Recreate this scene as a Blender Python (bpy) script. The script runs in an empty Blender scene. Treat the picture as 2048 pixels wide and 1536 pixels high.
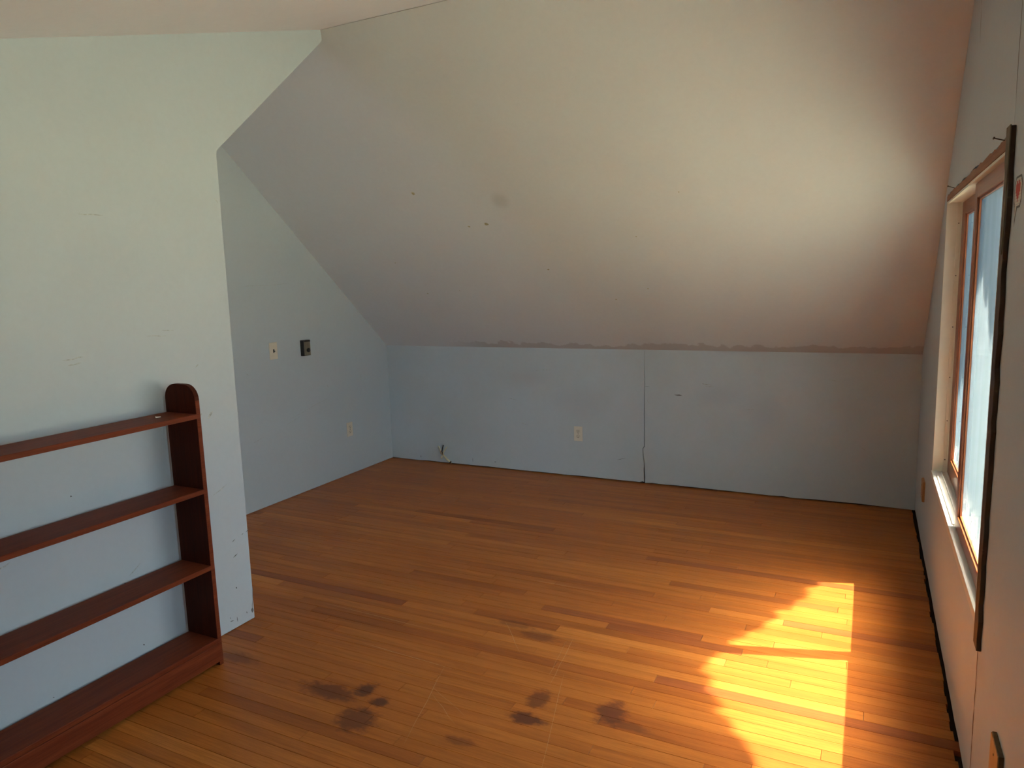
import bpy, bmesh, math, random
from mathutils import Vector
random.seed(7)
scene = bpy.context.scene
COL = scene.collection

# ------------------------------------------------------------------ camera
cam_data = bpy.data.cameras.new('camera')
cam = bpy.data.objects.new('camera', cam_data)
COL.objects.link(cam)
cam_data.sensor_width = 36.0
cam_data.lens = 1426.1 / 2048 * 36.0
cam_data.clip_start = 0.02
cam.location = (-0.325, 0.0, 1.59)
_yaw, _pitch, _roll = 0.4646, -0.144, -0.0298
_fw = Vector((-math.sin(_yaw) * math.cos(_pitch), math.cos(_yaw) * math.cos(_pitch), math.sin(_pitch)))
_r0 = _fw.cross(Vector((0, 0, 1))).normalized()
_u0 = _r0.cross(_fw)
_r = _r0 * math.cos(_roll) + _u0 * math.sin(_roll)
_u = _u0 * math.cos(_roll) - _r0 * math.sin(_roll)
from mathutils import Matrix
cam.rotation_euler = Matrix((_r, _u, -_fw)).transposed().to_euler()
scene.camera = cam

# ------------------------------------------------------------------ sky, sun, exposure
SKY_STRENGTH = 3.8
SUN_STRENGTH = 58.0
EXPOSURE = 2.05
SUN_DIR = Vector((-1.0, -0.29, -1.71)).normalized()
scene.view_settings.view_transform = 'Standard'
scene.view_settings.look = 'None'
scene.view_settings.exposure = EXPOSURE
scene.view_settings.gamma = 1.0
scene.view_settings.use_curve_mapping = False
scene.cycles.use_denoising = True
scene.cycles.max_bounces = 16
scene.cycles.diffuse_bounces = 10
scene.cycles.transparent_max_bounces = 16
scene.cycles.sample_clamp_indirect = 8.0
scene.cycles.volume_bounces = 3

world = bpy.data.worlds.new('sky')
scene.world = world
world.use_nodes = True
wn = world.node_tree.nodes
wl = world.node_tree.links
wn.clear()
w_out = wn.new('ShaderNodeOutputWorld')
w_bg = wn.new('ShaderNodeBackground')
w_tc = wn.new('ShaderNodeTexCoord')
w_sep = wn.new('ShaderNodeSeparateXYZ')
w_ramp = wn.new('ShaderNodeValToRGB')
w_ramp.color_ramp.elements[0].position = 0.0
w_ramp.color_ramp.elements[0].color = (0.27, 0.315, 0.35, 1)
w_ramp.color_ramp.elements[1].position = 1.0
w_ramp.color_ramp.elements[1].color = (0.62, 0.82, 1.05, 1)
wl.new(w_tc.outputs['Generated'], w_sep.inputs[0])
wl.new(w_sep.outputs['Z'], w_ramp.inputs[0])
wl.new(w_ramp.outputs[0], w_bg.inputs[0])
w_bg.inputs[1].default_value = SKY_STRENGTH
wl.new(w_bg.outputs[0], w_out.inputs[0])

sun_data = bpy.data.lights.new('sun', 'SUN')
sun = bpy.data.objects.new('sun', sun_data)
COL.objects.link(sun)
sun_data.energy = SUN_STRENGTH
sun_data.color = (1.0, 0.83, 0.60)
sun_data.angle = math.radians(0.53)
sun.rotation_euler = SUN_DIR.to_track_quat('-Z', 'Y').to_euler()
sun.location = (6, 4, 10)

# ------------------------------------------------------------------ room measures (metres)
YF = 5.251            # knee wall
XL2 = -4.212          # alcove wall
XL1 = -2.944          # partition face
HK = 1.043            # knee wall height
YR, HR = 3.118, 2.916 # ridge
S = 0.298             # fall of the near ceiling
KY = 0.75             # near ceiling levels off here (behind the view)
KZ = HR - S * (YR - KY)
YB = -2.0             # wall behind the camera
W_Y0, W_Y1 = 2.35, 4.116    # window opening
W_Z0, W_Z1 = 0.565, 1.90


def slope_z(y):
    return HK + (HR - HK) * (YF - y) / (YF - YR)


# ------------------------------------------------------------------ materials
def new_mat(name):
    m = bpy.data.materials.new(name)
    m.use_nodes = True
    nt = m.node_tree
    for n in list(nt.nodes):
        nt.nodes.remove(n)
    out = nt.nodes.new('ShaderNodeOutputMaterial')
    b = nt.nodes.new('ShaderNodeBsdfPrincipled')
    nt.links.new(b.outputs[0], out.inputs[0])
    return m, nt, b, out


def N(nt, t, **kw):
    n = nt.nodes.new(t)
    for k, v in kw.items():
        if isinstance(k, str) and hasattr(n, k):
            setattr(n, k, v)
    return n


def setin(n, **kw):
    for k, v in kw.items():
        n.inputs[k.replace('_', ' ')].default_value = v
    return n


def mapping(nt, scale, loc=(0, 0, 0), coord='Object'):
    if coord == 'World':
        src = N(nt, 'ShaderNodeNewGeometry').outputs['Position']
    else:
        src = N(nt, 'ShaderNodeTexCoord').outputs[coord]
    mp = N(nt, 'ShaderNodeMapping')
    mp.inputs['Scale'].default_value = scale
    mp.inputs['Location'].default_value = loc
    nt.links.new(src, mp.inputs['Vector'])
    return mp.outputs[0]


def noise(nt, vec, scale=5, detail=4, rough=0.5, dist=0.0):
    n = N(nt, 'ShaderNodeTexNoise')
    setin(n, Scale=scale, Detail=detail, Roughness=rough, Distortion=dist)
    nt.links.new(vec, n.inputs['Vector'])
    return n.outputs['Fac']


def ramp(nt, fac, stops):
    r = N(nt, 'ShaderNodeValToRGB')
    e = r.color_ramp.elements
    while len(e) < len(stops):
        e.new(0.5)
    for i, (p, c) in enumerate(stops):
        e[i].position = p
        e[i].color = (*c, 1) if len(c) == 3 else c
    nt.links.new(fac, r.inputs[0])
    return r.outputs[0]


def mix(nt, fac, a, b, mode='MIX'):
    m = N(nt, 'ShaderNodeMix', data_type='RGBA', blend_type=mode)
    for sock, v in ((m.inputs[0], fac), (m.inputs[6], a), (m.inputs[7], b)):
        if hasattr(v, 'is_output'):
            nt.links.new(v, sock)
        elif isinstance(v, (int, float)):
            sock.default_value = v
        else:
            sock.default_value = (*v, 1)
    return m.outputs[2]


def math_n(nt, op, a, b=None, c=None):
    m = N(nt, 'ShaderNodeMath', operation=op)
    for i, v in enumerate((a, b, c)):
        if v is None:
            continue
        if hasattr(v, 'is_output'):
            nt.links.new(v, m.inputs[i])
        else:
            m.inputs[i].default_value = v
    return m.outputs[0]


def bump(nt, b, height, strength=0.2, dist=0.002):
    n = N(nt, 'ShaderNodeBump')
    n.inputs['Strength'].default_value = strength
    n.inputs['Distance'].default_value = dist
    nt.links.new(height, n.inputs['Height'])
    nt.links.new(n.outputs[0], b.inputs['Normal'])


def blob(nt, pos, c, r, dist_noise, amt=0.5, soft=0.6):
    """0..1 mask round a world point c with radii r, edge broken up by noise"""
    sub = N(nt, 'ShaderNodeVectorMath', operation='SUBTRACT')
    nt.links.new(pos, sub.inputs[0])
    sub.inputs[1].default_value = c
    div = N(nt, 'ShaderNodeVectorMath', operation='DIVIDE')
    nt.links.new(sub.outputs[0], div.inputs[0])
    div.inputs[1].default_value = r
    ln = N(nt, 'ShaderNodeVectorMath', operation='LENGTH')
    nt.links.new(div.outputs[0], ln.inputs[0])
    d = math_n(nt, 'MULTIPLY_ADD', dist_noise, amt, ln.outputs['Value'])
    mr = N(nt, 'ShaderNodeMapRange', interpolation_type='SMOOTHSTEP')
    nt.links.new(d, mr.inputs['Value'])
    mr.inputs['From Min'].default_value = 1.0 + amt * 0.5
    mr.inputs['From Max'].default_value = 1.0 + amt * 0.5 - soft
    return mr.outputs[0]


def paint_mat(name, base, patch, stains=(), rough=0.55, patch_amt=0.5):
    m, nt, b, out = new_mat(name)
    v = mapping(nt, (1, 1, 1), coord='World')
    n1 = noise(nt, v, 2.2, 3, 0.55)
    f1 = ramp(nt, n1, [(0.42, (0, 0, 0)), (0.62, (1, 1, 1))])
    col = mix(nt, math_n(nt, 'MULTIPLY', f1, patch_amt), base, patch)
    n2 = noise(nt, v, 38, 3, 0.6)
    f2 = ramp(nt, n2, [(0.3, (0.985, 0.985, 0.985)), (0.7, (1.01, 1.01, 1.01))])
    col = mix(nt, 1.0, col, f2, 'MULTIPLY')
    if stains:
        dn = noise(nt, v, 9, 3, 0.6)
        for c, r, colr, amt in stains:
            col = mix(nt, math_n(nt, 'MULTIPLY', blob(nt, v, c, r, dn, 0.5, 0.9), amt), col, colr)
    nt.links.new(col, b.inputs['Base Color'])
    b.inputs['Roughness'].default_value = rough
    b.inputs['Specular IOR Level'].default_value = 0.3
    bump(nt, b, noise(nt, v, 160, 3, 0.6), 0.12, 0.001)
    return m


def simple_mat(name, base, var=0.1, rough=0.5, scale=(20, 20, 20), metallic=0.0, bmp=0.1, spec=0.5):
    m, nt, b, out = new_mat(name)
    v = mapping(nt, scale)
    n = noise(nt, v, 1.0, 5, 0.6)
    lo = tuple(c * (1 - var) for c in base)
    hi = tuple(min(1, c * (1 + var)) for c in base)
    nt.links.new(ramp(nt, n, [(0.3, lo), (0.7, hi)]), b.inputs['Base Color'])
    b.inputs['Roughness'].default_value = rough
    b.inputs['Metallic'].default_value = metallic
    b.inputs['Specular IOR Level'].default_value = spec
    if bmp:
        bump(nt, b, n, bmp, 0.001)
    return m


def wood_mat(name, dark, light, axis=2, rough=0.4, spec=0.5, wear=None, scale=1.0, coat=0.0):
    m, nt, b, out = new_mat(name)
    sc = [42 * scale] * 3
    sc[axis] = 2.2 * scale
    v = mapping(nt, sc, coord='World')
    n1 = noise(nt, v, 1.0, 6, 0.6, 0.6)
    sc2 = [220 * scale] * 3
    sc2[axis] = 8 * scale
    n2 = noise(nt, mapping(nt, sc2, coord='World'), 1.0, 4, 0.6)
    col = ramp(nt, n1, [(0.25, dark), (0.75, light)])
    f2 = ramp(nt, n2, [(0.35, (0.82, 0.82, 0.82)), (0.6, (1.05, 1.05, 1.05))])
    col = mix(nt, 1.0, col, f2, 'MULTIPLY')
    if wear:
        nw = noise(nt, mapping(nt, (14, 14, 14), coord='World'), 1.0, 6, 0.7)
        col = mix(nt, ramp(nt, nw, [(0.6, (0, 0, 0)), (0.7, (1, 1, 1))]), col, wear)
    nt.links.new(col, b.inputs['Base Color'])
    b.inputs['Roughness'].default_value = rough
    b.inputs['Specular IOR Level'].default_value = spec
    b.inputs['Coat Weight'].default_value = coat
    b.inputs['Coat Roughness'].default_value = 0.25
    bump(nt, b, n1, 0.12, 0.001)
    return m


WALL = (0.52, 0.585, 0.62)
PATCH = (0.503, 0.565, 0.598)
m_wall = paint_mat('pale_blue_green_paint', WALL, PATCH)
m_knee = paint_mat('knee_wall_paint', WALL, (0.50, 0.555, 0.565), stains=[
    ((-2.35, YF, 0.62), (0.32, 1, 0.2), (0.47, 0.50, 0.53), 0.6),
    ((-1.28, YF, 0.72), (0.22, 1, 0.12), (0.46, 0.51, 0.55), 0.6),
    ((-0.95, YF, 0.6), (0.18, 1, 0.18), (0.46, 0.51, 0.555), 0.6),
    ((-2.85, YF, 0.8), (0.3, 1, 0.1), (0.48, 0.51, 0.52), 0.6),
], patch_amt=0.6)


def slope_mat():
    m = paint_mat('sloped_ceiling_paint', (0.66, 0.685, 0.69), (0.645, 0.66, 0.665), stains=[
        ((-2.407, 4.063, slope_z(4.063)), (0.085, 0.085, 0.10), (0.44, 0.43, 0.41), 0.42),
        ((-2.992, 3.969, slope_z(3.969)), (0.018, 0.018, 0.014), (0.5, 0.45, 0.25), 0.8),
        ((-2.588, 4.205, slope_z(4.205)), (0.018, 0.018, 0.014), (0.52, 0.48, 0.25), 0.9),
        ((-2.725, 4.213, slope_z(4.213)), (0.01, 0.01, 0.01), (0.5, 0.46, 0.28), 0.8),
    ])
    nt = m.node_tree
    b = [n for n in nt.nodes if n.type == 'BSDF_PRINCIPLED'][0]
    old = b.inputs['Base Color'].links[0].from_socket
    # row of dabbed paint just above the knee wall
    pos = N(nt, 'ShaderNodeNewGeometry').outputs['Position']
    sep = N(nt, 'ShaderNodeSeparateXYZ')
    nt.links.new(pos, sep.inputs[0])
    nx = noise(nt, mapping(nt, (9, 0.5, 12), coord='World'), 1.0, 3, 0.55)
    top = math_n(nt, 'MULTIPLY_ADD', nx, 0.12, HK - 0.015)
    mr = N(nt, 'ShaderNodeMapRange', interpolation_type='SMOOTHSTEP')
    nt.links.new(math_n(nt, 'SUBTRACT', top, sep.outputs['Z']), mr.inputs['Value'])
    mr.inputs['From Min'].default_value = -0.004
    mr.inputs['From Max'].default_value = 0.006
    rng = N(nt, 'ShaderNodeMapRange', interpolation_type='SMOOTHSTEP')
    nt.links.new(sep.outputs['X'], rng.inputs['Value'])
    rng.inputs['From Min'].default_value = -3.6
    rng.inputs['From Max'].default_value = -3.1
    f = math_n(nt, 'MULTIPLY', mr.outputs[0], math_n(nt, 'MULTIPLY', rng.outputs[0], 0.85))
    nt.links.new(mix(nt, f, old, (0.50, 0.485, 0.475)), b.inputs['Base Color'])
    return m


m_slope = slope_mat()
m_ceil = paint_mat('ceiling_paint', (0.79, 0.775, 0.80), (0.77, 0.75, 0.775))
m_dark = simple_mat('dark_gap', (0.018, 0.012, 0.009), rough=0.9)
m_stud = wood_mat('framing_lumber', (0.16, 0.09, 0.045), (0.26, 0.16, 0.085), rough=0.8)
m_shelf_lit = wood_mat('mahogany_stain_lit', (0.13, 0.024, 0.009), (0.21, 0.046, 0.016), axis=1, rough=0.5, spec=0.12)  # stain brightened: light on the front edges put into the colour
m_shelf_shaded = wood_mat('mahogany_stain_shaded', (0.045, 0.007, 0.003), (0.08, 0.015, 0.005), axis=2, rough=0.55, spec=0.1)  # same stain darkened: shade on the side panels put into the colour
m_sash = wood_mat('stained_sash_wood', (0.19, 0.050, 0.013), (0.30, 0.088, 0.025), axis=2, rough=0.35)
m_sash_h = wood_mat('stained_rail_wood', (0.19, 0.050, 0.013), (0.30, 0.088, 0.025), axis=1, rough=0.35)
m_cream = simple_mat('cream_trim_paint', (0.72, 0.68, 0.56), 0.06, 0.45, (6, 30, 6))
m_white = simple_mat('white_sill_paint', (0.62, 0.62, 0.61), 0.06, 0.4, (20, 6, 20))
m_head = wood_mat('raw_head_strip', (0.24, 0.10, 0.045), (0.42, 0.20, 0.10), axis=1, rough=0.7, wear=(0.12, 0.05, 0.025))
m_strip = wood_mat('bare_dark_strip', (0.022, 0.009, 0.005), (0.07, 0.032, 0.018), axis=2, rough=0.6, wear=(0.17, 0.145, 0.085))
m_nail = simple_mat('rusty_steel', (0.06, 0.045, 0.035), 0.3, 0.5, metallic=0.6)
m_plate = simple_mat('ivory_plastic', (0.72, 0.66, 0.54), 0.03, 0.35, bmp=0)
m_plate2 = simple_mat('ivory_receptacle', (0.66, 0.60, 0.48), 0.03, 0.35, bmp=0)
m_black = simple_mat('black_plastic', (0.012, 0.011, 0.01), 0.2, 0.45, bmp=0)
m_brown = simple_mat('brown_plastic', (0.022, 0.015, 0.011), 0.2, 0.4, bmp=0)
m_tan = simple_mat('brushed_tan_metal', (0.23, 0.19, 0.13), 0.15, 0.4, (4, 60, 4), 0.3)
m_oak = wood_mat('wooden_cover_plate', (0.36, 0.19, 0.075), (0.55, 0.31, 0.13), axis=2, rough=0.5)
m_edge = wood_mat('wooden_plate_edge', (0.10, 0.065, 0.03), (0.17, 0.11, 0.05), axis=2, rough=0.6)
m_sheath = simple_mat('cable_sheath', (0.72, 0.66, 0.42), 0.15, 0.5)
m_copper = simple_mat('copper_wire', (0.45, 0.24, 0.12), 0.2, 0.4, metallic=0.8)
m_scuff = simple_mat('grey_scuff', (0.44, 0.475, 0.465), 0.35, 0.7, (90, 90, 90))
m_pencil = simple_mat('dark_chip', (0.12, 0.12, 0.125), 0.3, 0.7)
m_scratch = simple_mat('pale_scratch', (0.50, 0.29, 0.13), 0.2, 0.5)
m_red = simple_mat('red_ink', (0.50, 0.035, 0.025), 0.08, 0.6)
m_paper = simple_mat('white_ink', (0.68, 0.64, 0.57), 0.04, 0.6)
m_bark = simple_mat('bark', (0.10, 0.075, 0.05), 0.4, 0.9, (9, 9, 2), bmp=0.6)
m_leaf = simple_mat('leaf_green', (0.045, 0.062, 0.026), 0.4, 0.6, (3, 3, 3))
m_grass = simple_mat('grass', (0.13, 0.145, 0.12), 0.3, 0.9, (1.5, 1.5, 1.5))
m_siding = simple_mat('house_siding', (0.5, 0.5, 0.48), 0.1, 0.7)
m_anchor = simple_mat('white_plastic', (0.8, 0.78, 0.72), 0.05, 0.4, bmp=0)


def floor_mat():
    m, nt, b, out = new_mat('oak_strip_floor')
    geo = N(nt, 'ShaderNodeNewGeometry').outputs['Position']
    tone_o = N(nt, 'ShaderNodeAttribute', attribute_type='OBJECT', attribute_name='tone').outputs['Fac']
    # boards joined into one mesh carry tone -1 and take a tone per island instead
    isl = N(nt, 'ShaderNodeNewGeometry').outputs['Random Per Island']
    joined = math_n(nt, 'LESS_THAN', tone_o, -0.5)
    tone = math_n(nt, 'ADD', math_n(nt, 'MULTIPLY', joined, math_n(nt, 'MULTIPLY_ADD', isl, 0.7, 0.12)),
                  math_n(nt, 'MULTIPLY', math_n(nt, 'SUBTRACT', 1.0, joined), tone_o))
    red = N(nt, 'ShaderNodeAttribute', attribute_type='OBJECT', attribute_name='red').outputs['Fac']
    off = N(nt, 'ShaderNodeCombineXYZ')
    nt.links.new(math_n(nt, 'MULTIPLY', tone, 37.0), off.inputs[0])
    nt.links.new(math_n(nt, 'MULTIPLY', tone, 11.0), off.inputs[1])
    add = N(nt, 'ShaderNodeVectorMath', operation='ADD')
    nt.links.new(geo, add.inputs[0])
    nt.links.new(off.outputs[0], add.inputs[1])

    def mp(scale):
        q = N(nt, 'ShaderNodeMapping')
        q.inputs['Scale'].default_value = scale
        nt.links.new(add.outputs[0], q.inputs['Vector'])
        return q.outputs[0]
    base = ramp(nt, tone, [(0.0, (0.33, 0.096, 0.020)), (0.3, (0.41, 0.127, 0.0245)), (0.65, (0.455, 0.150, 0.029)), (1.0, (0.55, 0.200, 0.042))])
    base = mix(nt, red, base, (0.27, 0.076, 0.025))
    n1 = noise(nt, mp((1.6, 26, 20)), 1.0, 5, 0.6, 0.8)
    g1 = ramp(nt, n1, [(0.3, (0.80, 0.76, 0.72)), (0.68, (1.12, 1.12, 1.12))])
    col = mix(nt, 1.0, base, g1, 'MULTIPLY')
    # cathedral grain
    wv = N(nt, 'ShaderNodeTexWave', wave_type='RINGS', rings_direction='X')
    setin(wv, Scale=3.2, Distortion=5.0, Detail=3.0, Detail_Scale=1.3)
    nt.links.new(mp((0.35, 6.5, 1)), wv.inputs['Vector'])
    g2 = ramp(nt, wv.outputs['Fac'], [(0.05, (0.80, 0.74, 0.68)), (0.28, (1, 1, 1))])
    gate = ramp(nt, noise(nt, mp((0.9, 3, 1)), 1.0, 2, 0.5), [(0.5, (0, 0, 0)), (0.62, (1, 1, 1))])
    col = mix(nt, math_n(nt, 'MULTIPLY', gate, 0.75), col, mix(nt, 1.0, col, g2, 'MULTIPLY'))
    n3 = noise(nt, mp((9, 330, 30)), 1.0, 4, 0.7)
    g3 = ramp(nt, n3, [(0.36, (0.84, 0.82, 0.78)), (0.56, (1.03, 1.03, 1.03))])
    col = mix(nt, 1.0, col, g3, 'MULTIPLY')
    # old dark spills soaked into the wood
    dn = noise(nt, mapping(nt, (22, 34, 1), coord='World'), 1.0, 4, 0.65)
    for c, r, a in FLOOR_STAINS:
        k = blob(nt, geo, c, r, dn, 1.3, 0.6)
        col = mix(nt, math_n(nt, 'MULTIPLY', k, a), col, (0.105, 0.030, 0.016))
    nt.links.new(col, b.inputs['Base Color'])
    nr = noise(nt, mapping(nt, (3, 5, 1), coord='World'), 1.0, 4, 0.6)
    rr = N(nt, 'ShaderNodeMapRange')
    nt.links.new(nr, rr.inputs['Value'])
    rr.inputs['To Min'].default_value = 0.30
    rr.inputs['To Max'].default_value = 0.46
    nt.links.new(rr.outputs[0], b.inputs['Roughness'])
    b.inputs['Specular IOR Level'].default_value = 0.2
    bump(nt, b, n3, 0.10, 0.0006)
    return m


FLOOR_STAINS = [
    ((-2.055, 2.075, 0), (0.055, 0.06, 1), 0.95), ((-1.955, 2.03, 0), (0.05, 0.04, 1), 0.95),
    ((-1.965, 1.905, 0), (0.11, 0.095, 1), 0.8), ((-2.18, 2.01, 0), (0.17, 0.065, 1), 0.75),
    ((-1.40, 2.29, 0), (0.055, 0.085, 1), 0.75), ((-1.39, 2.16, 0), (0.09, 0.045, 1), 0.95),
    ((-1.12, 2.32, 0), (0.075, 0.10, 1), 0.85), ((-1.04, 2.27, 0), (0.11, 0.035, 1), 0.6),
    ((-1.60, 2.74, 0), (0.13, 0.05, 1), 0.5), ((-2.72, 2.05, 0), (0.12, 0.05, 1), 0.5),
    ((-1.75, 2.80, 0), (0.13, 0.04, 1), 0.5), ((-1.55, 1.95, 0), (0.08, 0.03, 1), 0.55),
]
m_floor = floor_mat()


def glass_mat(name, grime):
    m, nt, b, out = new_mat(name)
    nt.nodes.remove(b)
    tr = N(nt, 'ShaderNodeBsdfTransparent')
    tr.inputs[0].default_value = (0.96, 0.985, 0.985, 1)
    gl = N(nt, 'ShaderNodeBsdfGlossy')
    gl.inputs['Roughness'].default_value = 0.05
    fr = N(nt, 'ShaderNodeFresnel')
    # the pane does not bend rays, so its far face has to use the same ratio as its near face
    geo = N(nt, 'ShaderNodeNewGeometry')
    nt.links.new(math_n(nt, 'MULTIPLY_ADD', geo.outputs['Backfacing'], 1 / 1.45 - 1.45, 1.45), fr.inputs['IOR'])
    m1 = N(nt, 'ShaderNodeMixShader')
    nt.links.new(fr.outputs[0], m1.inputs[0])
    nt.links.new(tr.outputs[0], m1.inputs[1])
    nt.links.new(gl.outputs[0], m1.inputs[2])
    if not grime:
        nt.links.new(m1.outputs[0], out.inputs[0])
        return m
    # film of grime: thicker low down and in streaks; slanting light has more of it to get through
    df = N(nt, 'ShaderNodeBsdfTranslucent')
    sep = N(nt, 'ShaderNodeSeparateXYZ')
    nt.links.new(geo.outputs['Position'], sep.inputs[0])
    st = noise(nt, mapping(nt, (1, 7, 1.0), coord='World'), 1.0, 5, 0.6, 1.0)
    sm = noise(nt, mapping(nt, (1, 16, 9), coord='World'), 1.0, 5, 0.65, 1.5)
    lo = N(nt, 'ShaderNodeMapRange', interpolation_type='SMOOTHSTEP')
    nt.links.new(sep.outputs['Z'], lo.inputs['Value'])
    lo.inputs['From Min'].default_value = 0.80
    lo.inputs['From Max'].default_value = 0.62
    blot = math_n(nt, 'MULTIPLY', lo.outputs[0], ramp(nt, sm, [(0.45, (0, 0, 0)), (0.62, (1, 1, 1))]))
    dust = mix(nt, ramp(nt, st, [(0.4, (0, 0, 0)), (0.68, (1, 1, 1))]), GRIME_A, GRIME_B)
    nt.links.new(mix(nt, blot, dust, (0.22, 0.22, 0.21)), df.inputs[0])
    dot = N(nt, 'ShaderNodeVectorMath', operation='DOT_PRODUCT')
    nt.links.new(geo.outputs['Incoming'], dot.inputs[0])
    nt.links.new(geo.outputs['True Normal'], dot.inputs[1])
    c = math_n(nt, 'MAXIMUM', math_n(nt, 'ABSOLUTE', dot.outputs['Value']), 0.03)
    # the weather side (outward normal along +x) is grimiest
    nsep = N(nt, 'ShaderNodeSeparateXYZ')
    nt.links.new(geo.outputs['True Normal'], nsep.inputs[0])
    outx = math_n(nt, 'MULTIPLY', nsep.outputs['X'], math_n(nt, 'MULTIPLY_ADD', geo.outputs['Backfacing'], -2.0, 1.0))
    side = math_n(nt, 'MULTIPLY_ADD', math_n(nt, 'GREATER_THAN', outx, 0.5), 0.55, 0.45)
    thick = math_n(nt, 'MULTIPLY', side, math_n(nt, 'MULTIPLY', math_n(nt, 'MULTIPLY_ADD', st, 0.6, 0.7), grime))
    tau = math_n(nt, 'DIVIDE', thick, c)
    fac = math_n(nt, 'SUBTRACT', 1.0, math_n(nt, 'POWER', 2.718, math_n(nt, 'MULTIPLY', tau, -1.0)))
    m2 = N(nt, 'ShaderNodeMixShader')
    nt.links.new(fac, m2.inputs[0])
    nt.links.new(m1.outputs[0], m2.inputs[1])
    nt.links.new(df.outputs[0], m2.inputs[2])
    nt.links.new(m2.outputs[0], out.inputs[0])
    return m


GRIME_A, GRIME_B = (0.016, 0.032, 0.048), (0.024, 0.042, 0.058)
m_glass = glass_mat('grimy_window_glass', 0.35)
m_glass2 = glass_mat('clean_window_glass', 0)
for _m in (m_glass,):
    # cloudy glass: spreads part of the sunlight round its own direction
    _nt = _m.node_tree
    _vs = _nt.nodes.new('ShaderNodeVolumeScatter')
    _vs.inputs['Color'].default_value = (0.86, 0.88, 0.90, 1)
    _vs.inputs['Density'].default_value = 165.0
    _vs.inputs['Anisotropy'].default_value = 0.89
    _nt.links.new(_vs.outputs[0], [n for n in _nt.nodes if n.type == 'OUTPUT_MATERIAL'][0].inputs['Volume'])



# ------------------------------------------------------------------ mesh helpers
class MB:
    def __init__(self):
        self.v, self.f = [], []

    def poly(self, pts, faces):
        n = len(self.v)
        self.v += [tuple(p) for p in pts]
        self.f += [tuple(i + n for i in f) for f in faces]
        return self

    def box(self, x0, x1, y0, y1, z0, z1):
        p = [(x, y, z) for x in (x0, x1) for y in (y0, y1) for z in (z0, z1)]
        return self.poly(p, [(0, 1, 3, 2), (4, 6, 7, 5), (0, 4, 5, 1), (2, 3, 7, 6), (0, 2, 6, 4), (1, 5, 7, 3)])

    def prism(self, pts, d):
        """polygon pts (3-D, planar) pushed along vector d"""
        n = len(pts)
        d = Vector(d)
        q = [tuple(p) for p in pts] + [tuple(Vector(p) + d) for p in pts]
        fs = [tuple(range(n))[::-1], tuple(range(n, 2 * n))]
        fs += [(i, (i + 1) % n, n + (i + 1) % n, n + i) for i in range(n)]
        return self.poly(q, fs)

    def tube(self, pts, r, seg=10, caps=True):
        pts = [Vector(p) for p in pts]
        rings = []
        rr = r if isinstance(r, (list, tuple)) else [r] * len(pts)
        for i, p in enumerate(pts):
            t = (pts[min(i + 1, len(pts) - 1)] - pts[max(i - 1, 0)]).normalized()
            a = t.orthogonal().normalized() if i == 0 else (a - t * a.dot(t)).normalized()
            b = t.cross(a)
            rings.append([p + (a * math.cos(k * 2 * math.pi / seg) + b * math.sin(k * 2 * math.pi / seg)) * rr[i] for k in range(seg)])
        v = [q for ring in rings for q in ring]
        f = []
        for i in range(len(pts) - 1):
            for k in range(seg):
                k2 = (k + 1) % seg
                f.append((i * seg + k, i * seg + k2, (i + 1) * seg + k2, (i + 1) * seg + k))
        if caps:
            f.append(tuple(range(seg))[::-1])
            f.append(tuple((len(pts) - 1) * seg + k for k in range(seg)))
        return self.poly(v, f)

    def build(self, name, mat, parent=None, origin=None, bevel=0.0, smooth=False, seg=2, recalc=True):
        me = bpy.data.meshes.new(name)
        o3 = Vector(origin) if origin is not None else (Vector(world_loc(parent)) if parent else Vector((0, 0, 0)))
        me.from_pydata([tuple(Vector(p) - o3) for p in self.v], [], self.f)
        if recalc:
            bm = bmesh.new()
            bm.from_mesh(me)
            bmesh.ops.recalc_face_normals(bm, faces=bm.faces)
            if bevel:
                es = [e for e in bm.edges if len(e.link_faces) == 2 and e.calc_face_angle(0) > 0.6]
                bmesh.ops.bevel(bm, geom=es, offset=bevel, segments=seg, profile=0.5, affect='EDGES', clamp_overlap=True)
            bm.to_mesh(me)
            bm.free()
        if smooth:
            for p in me.polygons:
                p.use_smooth = True
        me.materials.append(mat)
        ob = bpy.data.objects.new(name, me)
        COL.objects.link(ob)
        if parent:
            ob.parent = parent
            ob.location = o3 - Vector(world_loc(parent))
        else:
            ob.location = o3
        return ob


def world_loc(o):
    v = Vector((0, 0, 0))
    while o:
        v += Vector(o.location)
        o = o.parent
    return v


def thing(name, label, cat, loc, group=None):
    o = bpy.data.objects.new(name, None)
    o.empty_display_size = 0.1
    COL.objects.link(o)
    o.location = loc
    o['label'] = label
    o['category'] = cat
    if group:
        o['group'] = group
    return o


def tag(o, label, cat, group=None):
    o['label'] = label
    o['category'] = cat
    if group:
        o['group'] = group
    return o


def struct(o):
    o['kind'] = 'structure'
    return o


def stuff(o):
    o['kind'] = 'stuff'
    return o


# ------------------------------------------------------------------ floor: oak strips laid along x
floor = struct(MB().box(-4.45, 0.14, YB - 0.1, YF + 0.1, -0.12, -0.019).build('floor', m_dark))
PW = 0.0572
GAP = 0.0014
rows0 = 1.15
rest = MB()
n_planks = 0
n_view = 0
RED = {}


def row_of(y):
    return int((y - rows0) / PW)


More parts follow.
